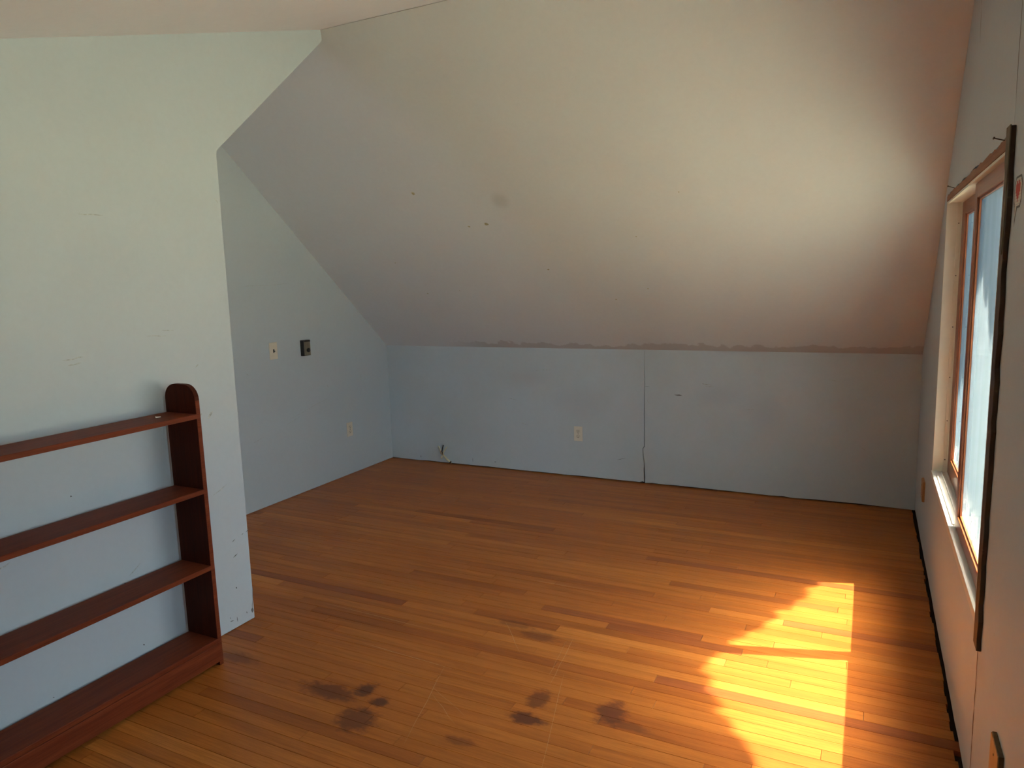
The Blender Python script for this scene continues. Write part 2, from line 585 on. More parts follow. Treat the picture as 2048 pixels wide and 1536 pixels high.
# boards that stand out: (x of left end, x of right end, y, red, tone)
SPECIAL = [(-1.03, 0.05, 2.615, 0.9, 0.35), (-1.70, -0.93, 3.03, 0.75, 0.25), (-1.35, -0.75, 2.975, 0.75, 0.2),
           (-0.93, -0.35, 3.03, 0.0, 0.6), (-1.75, -0.95, 3.30, 0.0, 0.15), (-1.2, -0.4, 3.55, 0.45, 0.2),
           (-2.55, -1.85, 3.13, 0.0, 0.05), (-1.55, -0.8, 2.86, 0.0, 0.95), (-1.5, -0.62, 3.30, 0.0, 0.95)]
by_row = {}
for sx0, sx1, sy, sr, stn in SPECIAL:
    by_row.setdefault(row_of(sy), []).append((sx0, sx1, sr, stn))


def board(mb, x0, x1, y0, z=0.0):
    c = 0.0006
    xa, xb, ya, yb = x0 + GAP / 2, x1 - GAP / 2, y0 + GAP / 2, y0 + PW - GAP / 2
    zt = z
    mb.poly([(xa, ya, -0.019), (xb, ya, -0.019), (xb, yb, -0.019), (xa, yb, -0.019),
             (xa, ya, zt - c), (xb, ya, zt - c), (xb, yb, zt - c), (xa, yb, zt - c),
             (xa + c, ya + c, zt), (xb - c, ya + c, zt), (xb - c, yb - c, zt), (xa + c, yb - c, zt)],
            [(0, 1, 5, 4), (1, 2, 6, 5), (2, 3, 7, 6), (3, 0, 4, 7),
             (4, 5, 9, 8), (5, 6, 10, 9), (6, 7, 11, 10), (7, 4, 8, 11), (8, 9, 10, 11)])


def in_view(x0, x1, y):
    left = -0.325 - 1.62 * y * 1.02        # left frame edge on the floor, a little generous
    right = 0.02
    if y < 1.15:
        return False
    lim = left
    if y < 2.35:
        lim = max(lim, XL1 + 0.1)
    return x1 > lim and x0 < right


y = rows0 - PW * 60
ri = -60
while y < YF + 0.03:
    spans = []
    sp = sorted(by_row.get(ri, []))
    x = -4.40
    stops = [(s[0], s[1], s[2], s[3]) for s in sp]
    x = -4.40 - random.random() * 0.9
    wall_end = -random.uniform(0.006, 0.016)
    for s in stops + [(wall_end, wall_end, 0, 0)]:
        while x < s[0] - 0.001:
            L = random.choice([0.7, 0.95, 1.25, 1.5, 1.75, 1.1]) * random.uniform(0.85, 1.15)
            x2 = min(x + L, s[0])
            if s[0] - x2 < 0.25:
                x2 = s[0]
            spans.append((x, x2, 0.8 if random.random() < 0.012 else 0.0, min(1, max(0, random.gauss(0.47, 0.2)))))
            x = x2
        if s[1] > s[0]:
            spans.append((s[0], s[1], s[2], s[3]))
            x = s[1]
    for x0, x1, rd, tn in spans:
        x0 = max(x0, -4.42)
        if x1 - x0 < 0.02:
            continue
        if in_view(x0, x1, y):
            n_view += 1
        if in_view(x0, x1, y) and n_planks < 298:
            mb = MB()
            board(mb, x0, x1, y, random.uniform(-0.0004, 0.0002))
            o = mb.build('floor_plank', m_floor, floor, recalc=False)
            o['tone'] = tn
            o['red'] = rd * 1.0 if rd else 0.0
            n_planks += 1
        else:
            board(rest, x0, x1, y)
    y += PW
    ri += 1
ro = stuff(rest.build('more_floor_planks', m_floor, floor, recalc=False))
ro['tone'] = -1.0
ro['red'] = 0.0


# thin flat marks: worn into a surface
def strokes(axis, level, segs, w):
    """ragged slivers lying on plane axis=level; segs are polylines in the two other coordinates"""
    mb = MB()
    for pts, ww in segs:
        ww = ww or w
        P = []
        for i, p in enumerate(pts):
            a = Vector(pts[max(i - 1, 0)])
            b = Vector(pts[min(i + 1, len(pts) - 1)])
            t = (b - a).normalized()
            nrm = Vector((-t.y, t.x))
            k = ww * (0.25 if i in (0, len(pts) - 1) else random.uniform(0.7, 1.2)) / 2
            P.append((Vector(p) + nrm * k, Vector(p) - nrm * k))
        vs = []
        for l, r in P:
            for q in (l, r):
                c = [q.x, q.y]
                c.insert(axis, level)
                vs.append(tuple(c))
        mb.poly(vs, [(2 * i, 2 * i + 1, 2 * i + 3, 2 * i + 2) for i in range(len(pts) - 1)])
    return mb


def wob(a, b, n=4, j=0.003):
    a, b = Vector(a), Vector(b)
    return [tuple(a.lerp(b, i / n) + Vector((random.uniform(-j, j), random.uniform(-j, j))) * (0 if i in (0, n) else 1)) for i in range(n + 1)]


stuff(strokes(2, 0.0006, [
    (wob((-1.86, 2.36), (-1.72, 1.86)), 0.0012), (wob((-1.45, 2.78), (-1.40, 2.40), 5), 0.0014), (wob((-1.47, 2.74), (-1.43, 2.46), 5), 0.001),
    (wob((-1.80, 2.80), (-1.62, 2.58)), 0.0015), (wob((-1.62, 2.03), (-1.80, 2.16)), 0.001), (wob((-1.60, 2.08), (-1.82, 2.2)), 0.001),
    (wob((-1.38, 2.50), (-1.22, 1.90)), 0.001),
    (wob((-2.3, 2.37), (-1.82, 2.345), 6, 0.001), 0.002), (wob((-2.75, 2.62), (-2.1, 2.6), 6, 0.001), 0.002), (wob((-1.9, 3.28), (-1.45, 3.275), 5, 0.001), 0.002),
], 0.0012).build('floor_scratches', m_scratch, floor, recalc=False))

# ------------------------------------------------------------------ back (knee) wall: two drywall sheets and a torn joint
wall_back = struct(MB().box(-4.35, 0.14, YF + 0.016, YF + 0.12, -0.02, HK + 0.06).build('wall_back', m_dark))
cr = [(-1.828, 0.0), (-1.826, 0.05), (-1.830, 0.11), (-1.828, 0.16), (-1.837, 0.22), (-1.842, 0.275), (-1.828, 0.295), (-1.827, 0.42), (-1.830, 0.55), (-1.828, 0.66), (-1.828, 0.8), (-1.830, 0.95), (-1.830, HK + 0.03)]
wd = [0.009, 0.0105, 0.009, 0.006, 0.006, 0.005, 0.006, 0.0055, 0.005, 0.0042, 0.0032, 0.0018, 0.0008]
low_l = []
x = -4.30
while x < -1.84:
    low_l.append((x, YF, random.choice([0.004, 0.006, 0.008, 0.006]) + random.uniform(0, 0.003)))
    x += random.uniform(0.06, 0.2)
low_l.append((-1.845, YF, 0.016))
left_poly = low_l + [(c[0] - w, YF, c[1] + (0.012 if i == 0 else 0)) for i, (c, w) in enumerate(zip(cr, wd))] + [(-4.30, YF, HK + 0.03)]
low_r = []
x = 0.10
while x > -1.8:
    low_r.append((x, YF, random.choice([0.004, 0.006, 0.008]) + random.uniform(0, 0.004)))
    x -= random.uniform(0.06, 0.2)
right_poly = low_r + [(c[0], YF, c[1] + (0.004 if i == 0 else 0)) for i, c in enumerate(cr)] + [(0.10, YF, HK + 0.03)]
MB().prism(left_poly, (0, 0.0155, 0)).build('drywall_panel', m_knee, wall_back)
MB().prism(right_poly, (0, 0.0155, 0)).build('drywall_panel', m_knee, wall_back)
stuff(strokes(1, YF - 0.0004, [
    (wob((-1.60, 0.708), (-1.545, 0.706), 3, 0.001), 0.008),
    (wob((-1.826, 0.765), (-1.79, 0.763), 2, 0.001), 0.003),
    (wob((-3.36, 0.075), (-3.36, 0.035), 2, 0.001), 0.004),
    (wob((-3.15, 0.055), (-3.13, 0.057), 2, 0.001), 0.005),
    (wob((-3.9, 0.05), (-3.9, 0.03), 2, 0.001), 0.006),
    (wob((-2.05, 0.17), (-1.98, 0.19), 3, 0.002), 0.003),
], 0.003).build('wall_chips', m_pencil, wall_back, recalc=False))
stuff(strokes(1, YF - 0.0003, [
    (wob((-1.40, 0.80), (-1.33, 0.79), 4, 0.003), 0.006), (wob((-1.38, 0.785), (-1.31, 0.78), 4, 0.003), 0.004),
    (wob((-1.81, 0.665), (-1.78, 0.63), 4, 0.008), 0.004), (wob((-2.9, 0.42), (-2.82, 0.40), 3, 0.004), 0.004),
    (wob((-2.75, 0.86), (-2.6, 0.865), 5, 0.004), 0.003), (wob((-3.0, 0.62), (-2.9, 0.60), 4, 0.003), 0.003),
    (wob((-0.55, 0.86), (-0.48, 0.85), 3, 0.003), 0.003), (wob((-0.35, 0.42), (-0.30, 0.38), 3, 0.003), 0.003),
    (wob((-1.1, 0.62), (-1.0, 0.63), 3, 0.003), 0.003),
], 0.003).build('wall_scuffs', m_scuff, wall_back, recalc=False))

# ------------------------------------------------------------------ alcove wall (left)
wall_left = struct(MB().prism([(XL2, -0.4, 0.006), (XL2, YF + 0.05, 0.006), (XL2, YF + 0.05, HK - 0.03), (XL2, YR, HR + 0.1), (XL2, -0.4, HR + 0.1)], (-0.12, 0, 0)).build('wall_left', m_wall))
stuff(strokes(0, XL2 + 0.0004, [
    (wob((3.98, 0.60), (4.45, 0.70), 6, 0.004), 0.002), (wob((3.95, 0.565), (4.1, 0.60), 3, 0.004), 0.003), (wob((3.62, 0.50), (3.72, 0.52), 3, 0.003), 0.003),
    (wob((4.85, 0.83), (4.87, 0.80), 2, 0.003), 0.006), (wob((4.42, 0.80), (4.44, 0.78), 2, 0.003), 0.006), (wob((3.60, 1.0), (3.63, 0.98), 2, 0.003), 0.005),
    (wob((3.60, 1.6), (4.1, 1.62), 6, 0.004), 0.002),
], 0.003).build('wall_scuffs', m_scuff, wall_left, recalc=False))

# ------------------------------------------------------------------ partition with its slanted cut-out
part_poly = [(XL1, YB, 0.003), (XL1, 2.357, 0.003), (XL1, 2.365, 2.172), (XL1, 2.368, 2.196), (XL1, 2.378, 2.208),
             (XL1, 3.112, 2.852), (XL1, 3.122, 2.866), (XL1, 3.121, 2.884), (XL1, YR - 0.004, HR + 0.01), (XL1, KY, KZ + 0.01), (XL1, YB, KZ + 0.01)]
wall_partition = struct(MB().prism(part_poly, (-0.115, 0, 0)).build('wall_partition', m_wall, bevel=0.004))
stuff(strokes(0, XL1 + 0.0005, [
    (wob((2.36, 0.17), (2.345, 0.045), 5, 0.003), 0.003), (wob((2.345, 0.06), (2.343, 0.035), 3, 0.002), 0.012),
    (wob((2.31, 0.055), (2.312, 0.045), 2, 0.001), 0.006), (wob((2.25, 0.055), (2.252, 0.03), 2, 0.002), 0.005),
    (wob((2.21, 0.05), (2.23, 0.045), 2, 0.001), 0.004), (wob((2.21, 0.07), (2.215, 0.062), 2, 0.001), 0.004),
    (wob((2.26, 0.20), (2.263, 0.19), 2, 0.001), 0.006), (wob((2.26, 0.345), (2.285, 0.355), 2, 0.001), 0.005),
    (wob((2.345, 0.44), (2.365, 0.45), 2, 0.001), 0.005), (wob((2.32, 0.435), (2.33, 0.44), 2, 0.001), 0.003),
    (wob((2.26, 0.42), (2.28, 0.43), 2, 0.001), 0.004), (wob((2.03, 0.04), (2.06, 0.05), 2, 0.001), 0.003),
    (wob((1.72, 0.44), (1.725, 0.435), 2, 0.001), 0.006), (wob((1.77, 0.155), (1.775, 0.148), 2, 0.001), 0.006), (wob((1.55, 0.85), (1.556, 0.846), 2, 0.001), 0.006),
    (wob((1.40, 0.13), (1.405, 0.127), 2, 0.001), 0.005),
], 0.004).build('wall_chips', m_pencil, wall_partition, recalc=False))
stuff(strokes(0, XL1 + 0.0004, [
    (wob((2.14, 1.03), (2.16, 1.05), 3, 0.002), 0.010), (wob((2.19, 1.02), (2.22, 1.05), 3, 0.002), 0.012), (wob((2.15, 1.255), (2.165, 1.27), 3, 0.002), 0.006),
    (wob((2.18, 0.67), (2.26, 0.70), 4, 0.003), 0.004), (wob((1.58, 1.35), (1.66, 1.355), 4, 0.003), 0.004), (wob((1.60, 1.33), (1.65, 1.335), 4, 0.003), 0.004),
    (wob((1.93, 1.41), (2.02, 1.405), 4, 0.002), 0.004), (wob((2.0, 1.43), (2.06, 1.425), 4, 0.002), 0.003), (wob((1.70, 1.88), (1.80, 1.88), 4, 0.002), 0.003),
    (wob((1.27, 0.66), (1.32, 0.68), 3, 0.003), 0.008), (wob((1.74, 0.46), (1.80, 0.50), 3, 0.003), 0.005), (wob((2.33, 1.99), (2.35, 1.97), 3, 0.003), 0.004),
], 0.004).build('wall_scuffs', m_scuff, wall_partition, recalc=False))

# ------------------------------------------------------------------ steep slope and near ceiling
nv = Vector((0, (HR - HK), (YF - YR))).normalized() * 0.12
wall_slope = struct(MB().prism([(-4.35, YF + 0.02, slope_z(YF + 0.02)), (0.14, YF + 0.02, slope_z(YF + 0.02)), (0.14, YR, HR), (-4.35, YR, HR)], nv).build('wall_slope', m_slope))
ceil = struct(MB().prism([(-4.35, YR - 0.004, HR), (0.14, YR - 0.004, HR), (0.14, KY, KZ), (-4.35, KY, KZ)], (0, -0.03, 0.12)).build('ceiling', m_ceil))
struct(MB().prism([(-4.35, KY + 0.02, KZ), (0.14, KY + 0.02, KZ), (0.14, YB - 0.12, KZ), (-4.35, YB - 0.12, KZ)], (0, 0, 0.12)).build('ceiling', m_ceil))
struct(MB().box(-4.35, 0.14, YR - 0.1, YR + 0.12, HR + 0.06, HR + 0.2).build('trim_1', m_stud))

# chips in the slope
mb = MB()
sn = -nv.normalized() * 0.0006
for (px, py, r) in [(-2.99, 3.975, 0.014), (-2.585, 4.205, 0.016), (-2.72, 4.215, 0.008), (-3.4, 4.72, 0.006), (-2.3, 4.55, 0.008), (-1.9, 4.8, 0.006), (-1.65, 4.72, 0.006), (-3.1, 4.7, 0.005), (-3.5, 4.45, 0.006), (-1.62, 4.35, 0.005), (-1.3, 4.1, 0.004)]:
    pts = []
    for k in range(9):
        a = k / 9 * 2 * math.pi
        rr = r * random.uniform(0.6, 1.2)
        yy = py + math.sin(a) * rr * 0.6
        pts.append(Vector((px + math.cos(a) * rr, yy, slope_z(yy))) + sn)
    mb.poly(pts, [tuple(range(9))])
m_chip = simple_mat('yellowed_chip', (0.40, 0.35, 0.20), 0.2, 0.7)
stuff(mb.build('paint_chips', m_chip, wall_slope, recalc=False))

# ------------------------------------------------------------------ wall behind the camera
struct(MB().box(-4.35, 0.14, YB - 0.12, YB, 0, KZ + 0.1).build('wall_front', m_wall))

# ------------------------------------------------------------------ right wall: framing, two drywall sheets, the window
V_Y0, V_Y1 = 0.75, 1.6      # unseen window added in this wall beside the camera to light the partition
mbw = MB()
for q0, q1, r0, r1 in ((YB - 0.12, V_Y0, -0.12, 3.1), (V_Y1, W_Y0 - 0.02, -0.12, 3.1), (W_Y1 + 0.02, YF + 0.12, -0.12, 3.1),
                       (V_Y0, V_Y1, -0.12, W_Z0), (V_Y0, V_Y1, W_Z1, 3.1),
                       (W_Y0 - 0.02, W_Y1 + 0.02, -0.12, W_Z0 - 0.03), (W_Y0 - 0.02, W_Y1 + 0.02, W_Z1 + 0.02, 3.1)):
    mbw.box(0.0135, 0.1385, q0, q1, r0, r1)
wall_right = struct(mbw.build('wall_right', m_dark))
win2 = struct(bpy.data.objects.new('added_window', None))
COL.objects.link(win2)
win2.location = (0, V_Y0, W_Z0)
for a, b in ((V_Y0, V_Y0 + 0.06), (V_Y1 - 0.06, V_Y1), ((V_Y0 + V_Y1) / 2 - 0.03, (V_Y0 + V_Y1) / 2 + 0.03)):
    MB().box(0.05, 0.09, a, b, W_Z0, W_Z1).build('stile', m_sash, win2)
for a, b in ((W_Z0, W_Z0 + 0.06), (W_Z1 - 0.06, W_Z1)):
    for c, d in ((V_Y0 + 0.06, (V_Y0 + V_Y1) / 2 - 0.03), ((V_Y0 + V_Y1) / 2 + 0.03, V_Y1 - 0.06)):
        MB().box(0.05, 0.09, c, d, a, b).build('rail', m_sash_h, win2)
MB().box(0.068, 0.072, V_Y0 + 0.05, V_Y1 - 0.05, W_Z0 + 0.05, W_Z1 - 0.05).build('pane', m_glass2, win2)


def gable_top(yy):
    return (slope_z(yy) if yy > YR else (HR - S * (YR - yy) if yy > KY else KZ)) + 0.02


SEAM_T = [2.337, 2.339, 2.336, 2.339, 2.337]
HY0, HY1, HZ0, HZ1 = 2.335, W_Y1 + 0.0, W_Z0 - 0.006, 1.937   # hole left in the far sheet (casing is gone)
bot = []
yy = YF + 0.01
while yy > 2.36:
    bot.append((yy, random.uniform(0.014, 0.024)))
    yy -= random.uniform(0.05, 0.16)
bot.append((2.341, 0.012))
# outline: bottom edge going toward the camera, up the seam, round the hole, back up to the ridge and down the slope
# ragged hole edges
rag = []
yy = HY0 + 0.09
while yy < HY1 - 0.02:
    rag.append((yy, HZ1 + random.uniform(-0.003, 0.008)))
    yy += random.uniform(0.03, 0.09)
ragv = []
zz = HZ1 - 0.02
while zz > HZ0 + 0.03:
    ragv.append((HY1 + random.uniform(0.0005, 0.004), zz))
    zz -= random.uniform(0.05, 0.12)
outl = bot + [(2.342, 0.25), (2.339, 0.36), (2.341, 0.505), (W_Y0, 0.507), (W_Y0, HZ0), (HY1, HZ0)]
outl += ragv[::-1] + [(HY1 + 0.002, HZ1 + 0.004)] + rag[::-1] + [(2.36, 1.950), (2.339, 1.952), (2.341, 2.2), (2.339, 2.5), (2.339, gable_top(2.339)), (YR, gable_top(YR)), (YF + 0.01, gable_top(YF + 0.01))]
pf = MB().prism([(0, a, b) for a, b in outl], (0.0125, 0, 0)).build('drywall_panel', m_wall, wall_right)
near = [(V_Y1, 0.018), (2.3375, 0.018), (2.3385, 0.25), (2.3355, 0.36), (2.337, 0.505), (2.336, 1.95), (2.338, 2.2), (2.3365, 2.5), (2.336, gable_top(2.336)), (V_Y1, gable_top(V_Y1))]
MB().prism([(0, a, b) for a, b in near], (0.0125, 0, 0)).build('drywall_panel', m_wall, wall_right)
ob = MB()
for q0, q1, r0, r1 in ((YB, V_Y0, 0.012, KZ), (V_Y0, V_Y1, 0.012, W_Z0), (V_Y0, V_Y1, W_Z1, KZ + 0.14)):
    ob.box(0, 0.0125, q0, q1, r0, r1)
ob.build('drywall_panel', m_wall, wall_right)
stuff(strokes(0, -0.0005, [
    (wob((2.05, 0.55), (2.06, 0.52), 2, 0.002), 0.003), (wob((2.2, 0.30), (2.2, 0.27), 2, 0.002), 0.004), (wob((2.18, 0.75), (2.182, 0.74), 2, 0.001), 0.006),
    (wob((2.25, 0.80), (2.252, 0.79), 2, 0.001), 0.006), (wob((2.2, 1.45), (2.202, 1.44), 2, 0.001), 0.006), (wob((2.1, 0.65), (2.102, 0.64), 2, 0.001), 0.006),
], 0.004).build('wall_scuffs', m_scuff, wall_right, recalc=False))

win = struct(bpy.data.objects.new('window_1', None))
COL.objects.link(win)
win.location = (0, W_Y0, W_Z0)
# cream jamb boards and head
MB().box(-0.0006, 0.12, W_Y1, W_Y1 + 0.018, W_Z0 - 0.01, W_Z1 + 0.015).build('jamb', m_cream, win)
MB().box(0.001, 0.12, W_Y0 - 0.018, W_Y0, W_Z0 - 0.01, W_Z1 + 0.015).build('jamb', m_cream, win)
MB().box(0.003, 0.12, W_Y0, W_Y1, W_Z1, W_Z1 + 0.016).build('head_jamb', m_cream, win, bevel=0.002)
# stop strip on the far jamb, with screw heads
st = MB().box(0.043, 0.058, W_Y1 - 0.009, W_Y1, W_Z0 + 0.004, W_Z1).build('stop_strip', m_cream, win, bevel=0.0015)
for z in (0.63, 0.83, 1.05, 1.30, 1.55, 1.80):
    MB().tube([(0.0505, W_Y1 - 0.009, z), (0.0505, W_Y1 - 0.0103, z)], 0.0028, 8).build('screw', m_nail, st)
# sill with raised tracks
sill = MB().box(0.0, 0.125, W_Y0, W_Y1, W_Z0 - 0.022, W_Z0).build('sill', m_white, win)
for x0, x1, h in ((-0.006, 0.004, 0.006), (0.012, 0.0165, 0.007), (0.036, 0.041, 0.006), (0.058, 0.0625, 0.006)):
    if x0 < 0:
        MB().box(x0, x1, W_Y0 + 0.01, W_Y1, W_Z0 - 0.03, W_Z0 + 0.002).build('sill_nose', m_white, win, bevel=0.002)
    else:
        MB().box(x0, x1, 3.24, W_Y1 - 0.012, W_Z0, W_Z0 + h).build('track', m_white, sill)
# front head stop (pale line under the bare strip)
MB().box(-0.002, 0.010, W_Y0, W_Y1 - 0.02, W_Z1 - 0.006, W_Z1 + 0.003).build('head_stop', m_cream, win, bevel=0.001)


def sash(name, x0, x1, y0, y1, z0, z1, sf, sn, rb, rt, gx):
    o = MB()
    b = 0.007
    for (a0, a1, c0, c1) in ((y0 + sn, y0 + sn + b, z0 + rb, z1 - rt), (y1 - sf - b, y1 - sf, z0 + rb, z1 - rt),
                             (y0 + sn + b, y1 - sf - b, z0 + rb, z0 + rb + b), (y0 + sn + b, y1 - sf - b, z1 - rt - b, z1 - rt)):
        o.box(gx - 0.008, gx + 0.008, a0, a1, c0, c1)
    ob = o.build('sash', m_sash, win)
    MB().box(x0, x1, y0, y0 + sn, z0, z1).build('stile', m_sash, ob, bevel=0.0015)
    MB().box(x0, x1, y1 - sf, y1, z0, z1).build('stile', m_sash, ob, bevel=0.0015)
    MB().box(x0, x1, y0 + sn, y1 - sf, z0, z0 + rb).build('rail', m_sash_h, ob, bevel=0.0015)
    MB().box(x0, x1, y0 + sn, y1 - sf, z1 - rt, z1).build('rail', m_sash_h, ob, bevel=0.0015)
    MB().box(gx - 0.002, gx + 0.002, y0 + sn - 0.004, y1 - sf + 0.004, z0 + rb - 0.004, z1 - rt + 0.004).build('pane', m_glass, ob)
    return ob


sash('outer', 0.064, 0.096, 3.185, W_Y1 - 0.004, W_Z0 + 0.002, W_Z1 - 0.002, 0.108, 0.055, 0.085, 0.06, 0.080)
sash('inner', 0.018, 0.050, W_Y0 + 0.004, 3.235, W_Z0 + 0.002, W_Z1 - 0.004, 0.062, 0.035, 0.056, 0.055, 0.034)

# bare strip where the casing was pulled off, beside and above the window
bs = MB()
zz = 0.503
poly = []
while zz < 1.945:
    poly.append((2.290 + random.uniform(-0.012, 0.008), zz))
    zz += random.uniform(0.02, 0.06)
poly += [(2.296, 1.949), (W_Y0 - 0.001, 1.949), (W_Y0 - 0.001, 0.503)]
bs.prism([(-0.0125, b, c) for b, c in poly], (0.0120, 0, 0))
bs.build('bare_strip', m_strip, win, bevel=0.0015)
MB().box(-0.0128, -0.0005, W_Y0 - 0.0008, W_Y0 + 0.003, 0.62, 1.90).build('strip_edge', m_cream, win)
hs = MB()
pp = [(W_Y0, W_Z1 + 0.005)] + [(W_Y1 - 0.005, W_Z1 + 0.005), (W_Y1 - 0.005, 1.928)]
yy = W_Y1 - 0.05
while yy > W_Y0 + 0.03:
    pp.append((yy, 1.932 + random.uniform(-0.002, 0.007)))
    yy -= random.uniform(0.03, 0.08)
pp.append((W_Y0, 1.936))
hs.prism([(-0.003, a, b) for a, b in pp], (0.012, 0, 0))
hs.build('bare_strip', m_head, win)
# near end block of the strip, pale old putty
MB().prism([(-0.0122, 2.2905, 1.70), (-0.0122, 2.305, 1.62), (-0.0122, 2.318, 1.70), (-0.0122, 2.322, 1.80), (-0.0122, 2.345, 1.86), (-0.0122, 2.349, 1.9505), (-0.0122, 2.2905, 1.9505)], (-0.0024, 0, 0)).build('putty_patch', simple_mat('old_putty', (0.15, 0.13, 0.085), 0.3, 0.8, (60, 60, 20), bmp=0.5), win)


def nail(p0, p1, r, name, label):
    t = thing(name, label, 'nail', p0)
    p0, p1 = Vector(p0), Vector(p1)
    d = (p1 - p0).normalized()
    MB().tube([p0, p1], r, 8).build('shank', m_nail, t, smooth=False)
    MB().tube([p1 - d * 0.0005, p1 + d * 0.0015], r * 2.3, 10).build('nail_head', m_nail, t)
    return t


nail((-0.002, 2.455, 1.934), (-0.030, 2.445, 1.942), 0.0016, 'nail', 'bent steel nail sticking out above the near upper corner of the window')
nail((0.0, 3.80, 1.938), (-0.028, 3.79, 1.948), 0.0014, 'nail', 'small thin nail sticking out above the far upper corner of the window')

# ------------------------------------------------------------------ bookshelf
SX0, SX1 = -2.926, -2.748
SYR = 1.992
SYL = 0.86
TH = 0.021
bk = thing('bookshelf', 'low dark reddish-brown wooden bookshelf with open back against the left partition', 'bookshelf', (-2.84, 1.43, 0))


def side_panel(ya):
    pts = []
    H, R = 1.212, 0.062
    xs0, xs1 = SX0, SX1
    pts = [(xs0, ya, 0.0), (xs1, ya, 0.0)]
    for cx, a0 in ((xs1 - R, 0), (xs0 + R, 90)):
        for k in range(9):
            a = math.radians(a0 + k * 90 / 8)
            pts.append((cx + R * math.cos(a), ya, H - R + R * math.sin(a)))
    return MB().prism(pts, (0, TH, 0))


side_panel(SYR - TH).build('side_panel', m_shelf_shaded, bk, bevel=0.0015)
side_panel(SYL).build('side_panel', m_shelf_shaded, bk, bevel=0.0015)
for ya in (SYR - TH, SYL):
    MB().box(SX1 - 0.003, SX1 + 0.0006, ya + 0.0012, ya + TH - 0.0012, 0.0, 1.146).build('lit_front_edge', m_shelf_lit, bk, bevel=0.0005)  # lighter strips paint in the light falling on the panel fronts
for zt in (1.092, 0.777, 0.447, 0.121):
    MB().box(SX0 + 0.002, SX1 + 0.0016, SYL + 0.008, SYR - 0.008, zt - 0.020, zt).build('shelf', m_shelf_lit, bk, bevel=0.002)
MB().box(SX1 - 0.020, SX1 + 0.001, SYL + 0.010, SYR - 0.0065, 0.017, 0.099).build('kickboard', m_shelf_lit, bk, bevel=0.0015)
mb = MB()
mb.box(SX0 + 0.006, SX0 + 0.018, SYL + TH, SYR - TH, 0.04, 0.099)
mb.build('back_rail', m_shelf_lit, bk)

an = thing('wall_anchor', 'tiny white plastic wall anchor lying on the top shelf of the bookshelf', 'wall anchor', (-2.835, 1.865, 1.0925))
MB().tube([(-2.838, 1.857, 1.0948), (-2.830, 1.871, 1.0948)], [0.0024, 0.0015], 8).build('plug', m_anchor, an)
MB().tube([(-2.838, 1.857, 1.0958), (-2.8392, 1.8550, 1.0958)], 0.0034, 10).build('flange', m_anchor, an)


# ------------------------------------------------------------------ wall plates
def frame(o, ux, uy, un):
    o, ux, uy, un = Vector(o), Vector(ux), Vector(uy), Vector(un)
    return lambda a, b, c: tuple(o + ux * a + uy * b + un * c)


def lbox(F, a0, a1, b0, b1, c0, c1, mb=None):
    mb = mb or MB()
    p = [F(a, b, c) for a in (a0, a1) for b in (b0, b1) for c in (c0, c1)]
    return mb.poly(p, [(0, 1, 3, 2), (4, 6, 7, 5), (0, 4, 5, 1), (2, 3, 7, 6), (0, 2, 6, 4), (1, 5, 7, 3)])


def lpoly(F, pts, c0, c1):
    a = [F(p[0], p[1], c0) for p in pts]
    b = [F(p[0], p[1], c1) for p in pts]
    return MB().prism(a, Vector(b[0]) - Vector(a[0]))


def disc(r, n=16, sy=1.0, cx=0, cy=0, clip=None):
    out = []
    for k in range(n):
        t = k / n * 2 * math.pi
        out.append((cx + r * math.cos(t), cy + (max(-clip, min(clip, r * math.sin(t))) if clip else r * math.sin(t) * sy)))
    return out


def outlet(loc, ux, un, label):
    t = thing('power_outlet', label, 'outlet', loc, 'ivory power outlets')
    F = frame(loc, ux, (0, 0, 1), un)
    lbox(F, -0.0365, 0.0365, -0.0595, 0.0595, 0.0, 0.006).build('cover_plate', m_plate, t, bevel=0.0025)
    for s in (-1, 1):
        rc = lpoly(F, disc(0.0185, 20, cx=0, cy=s * 0.0215, clip=0.0145), 0.005, 0.0085)
        # clip is about the centre: shift up or down
        rc = lpoly(F, [(a, s * 0.0215 + b) for a, b in disc(0.0185, 20, clip=0.0145)], 0.005, 0.0085)
        r = rc.build('receptacle', m_plate2, t, bevel=0.0006)
        sl = MB()
        lbox(F, -0.0085, -0.006, s * 0.0215 - 0.001, s * 0.0215 + 0.009, 0.0080, 0.0090, sl)
        lbox(F, 0.006, 0.0085, s * 0.0215 - 0.0005, s * 0.0215 + 0.008, 0.0080, 0.0090, sl)
        sl.build('slots', m_black, r)
        lpoly(F, [(a, s * 0.0215 - 0.0075 + b) for a, b in disc(0.0034, 10)], 0.0080, 0.0090).build('ground_hole', m_black, r)
    lpoly(F, disc(0.0032, 10), 0.005, 0.0075).build('screw', m_nail, t)
    return t


outlet((-2.3735, YF, 0.357), (1, 0, 0), (0, -1, 0), 'ivory power outlet on the low back wall, left of the long crack')
outlet((XL2, 4.667, 0.388), (0, 1, 0), (1, 0, 0), 'ivory power outlet low on the alcove side wall, below the thermostat')

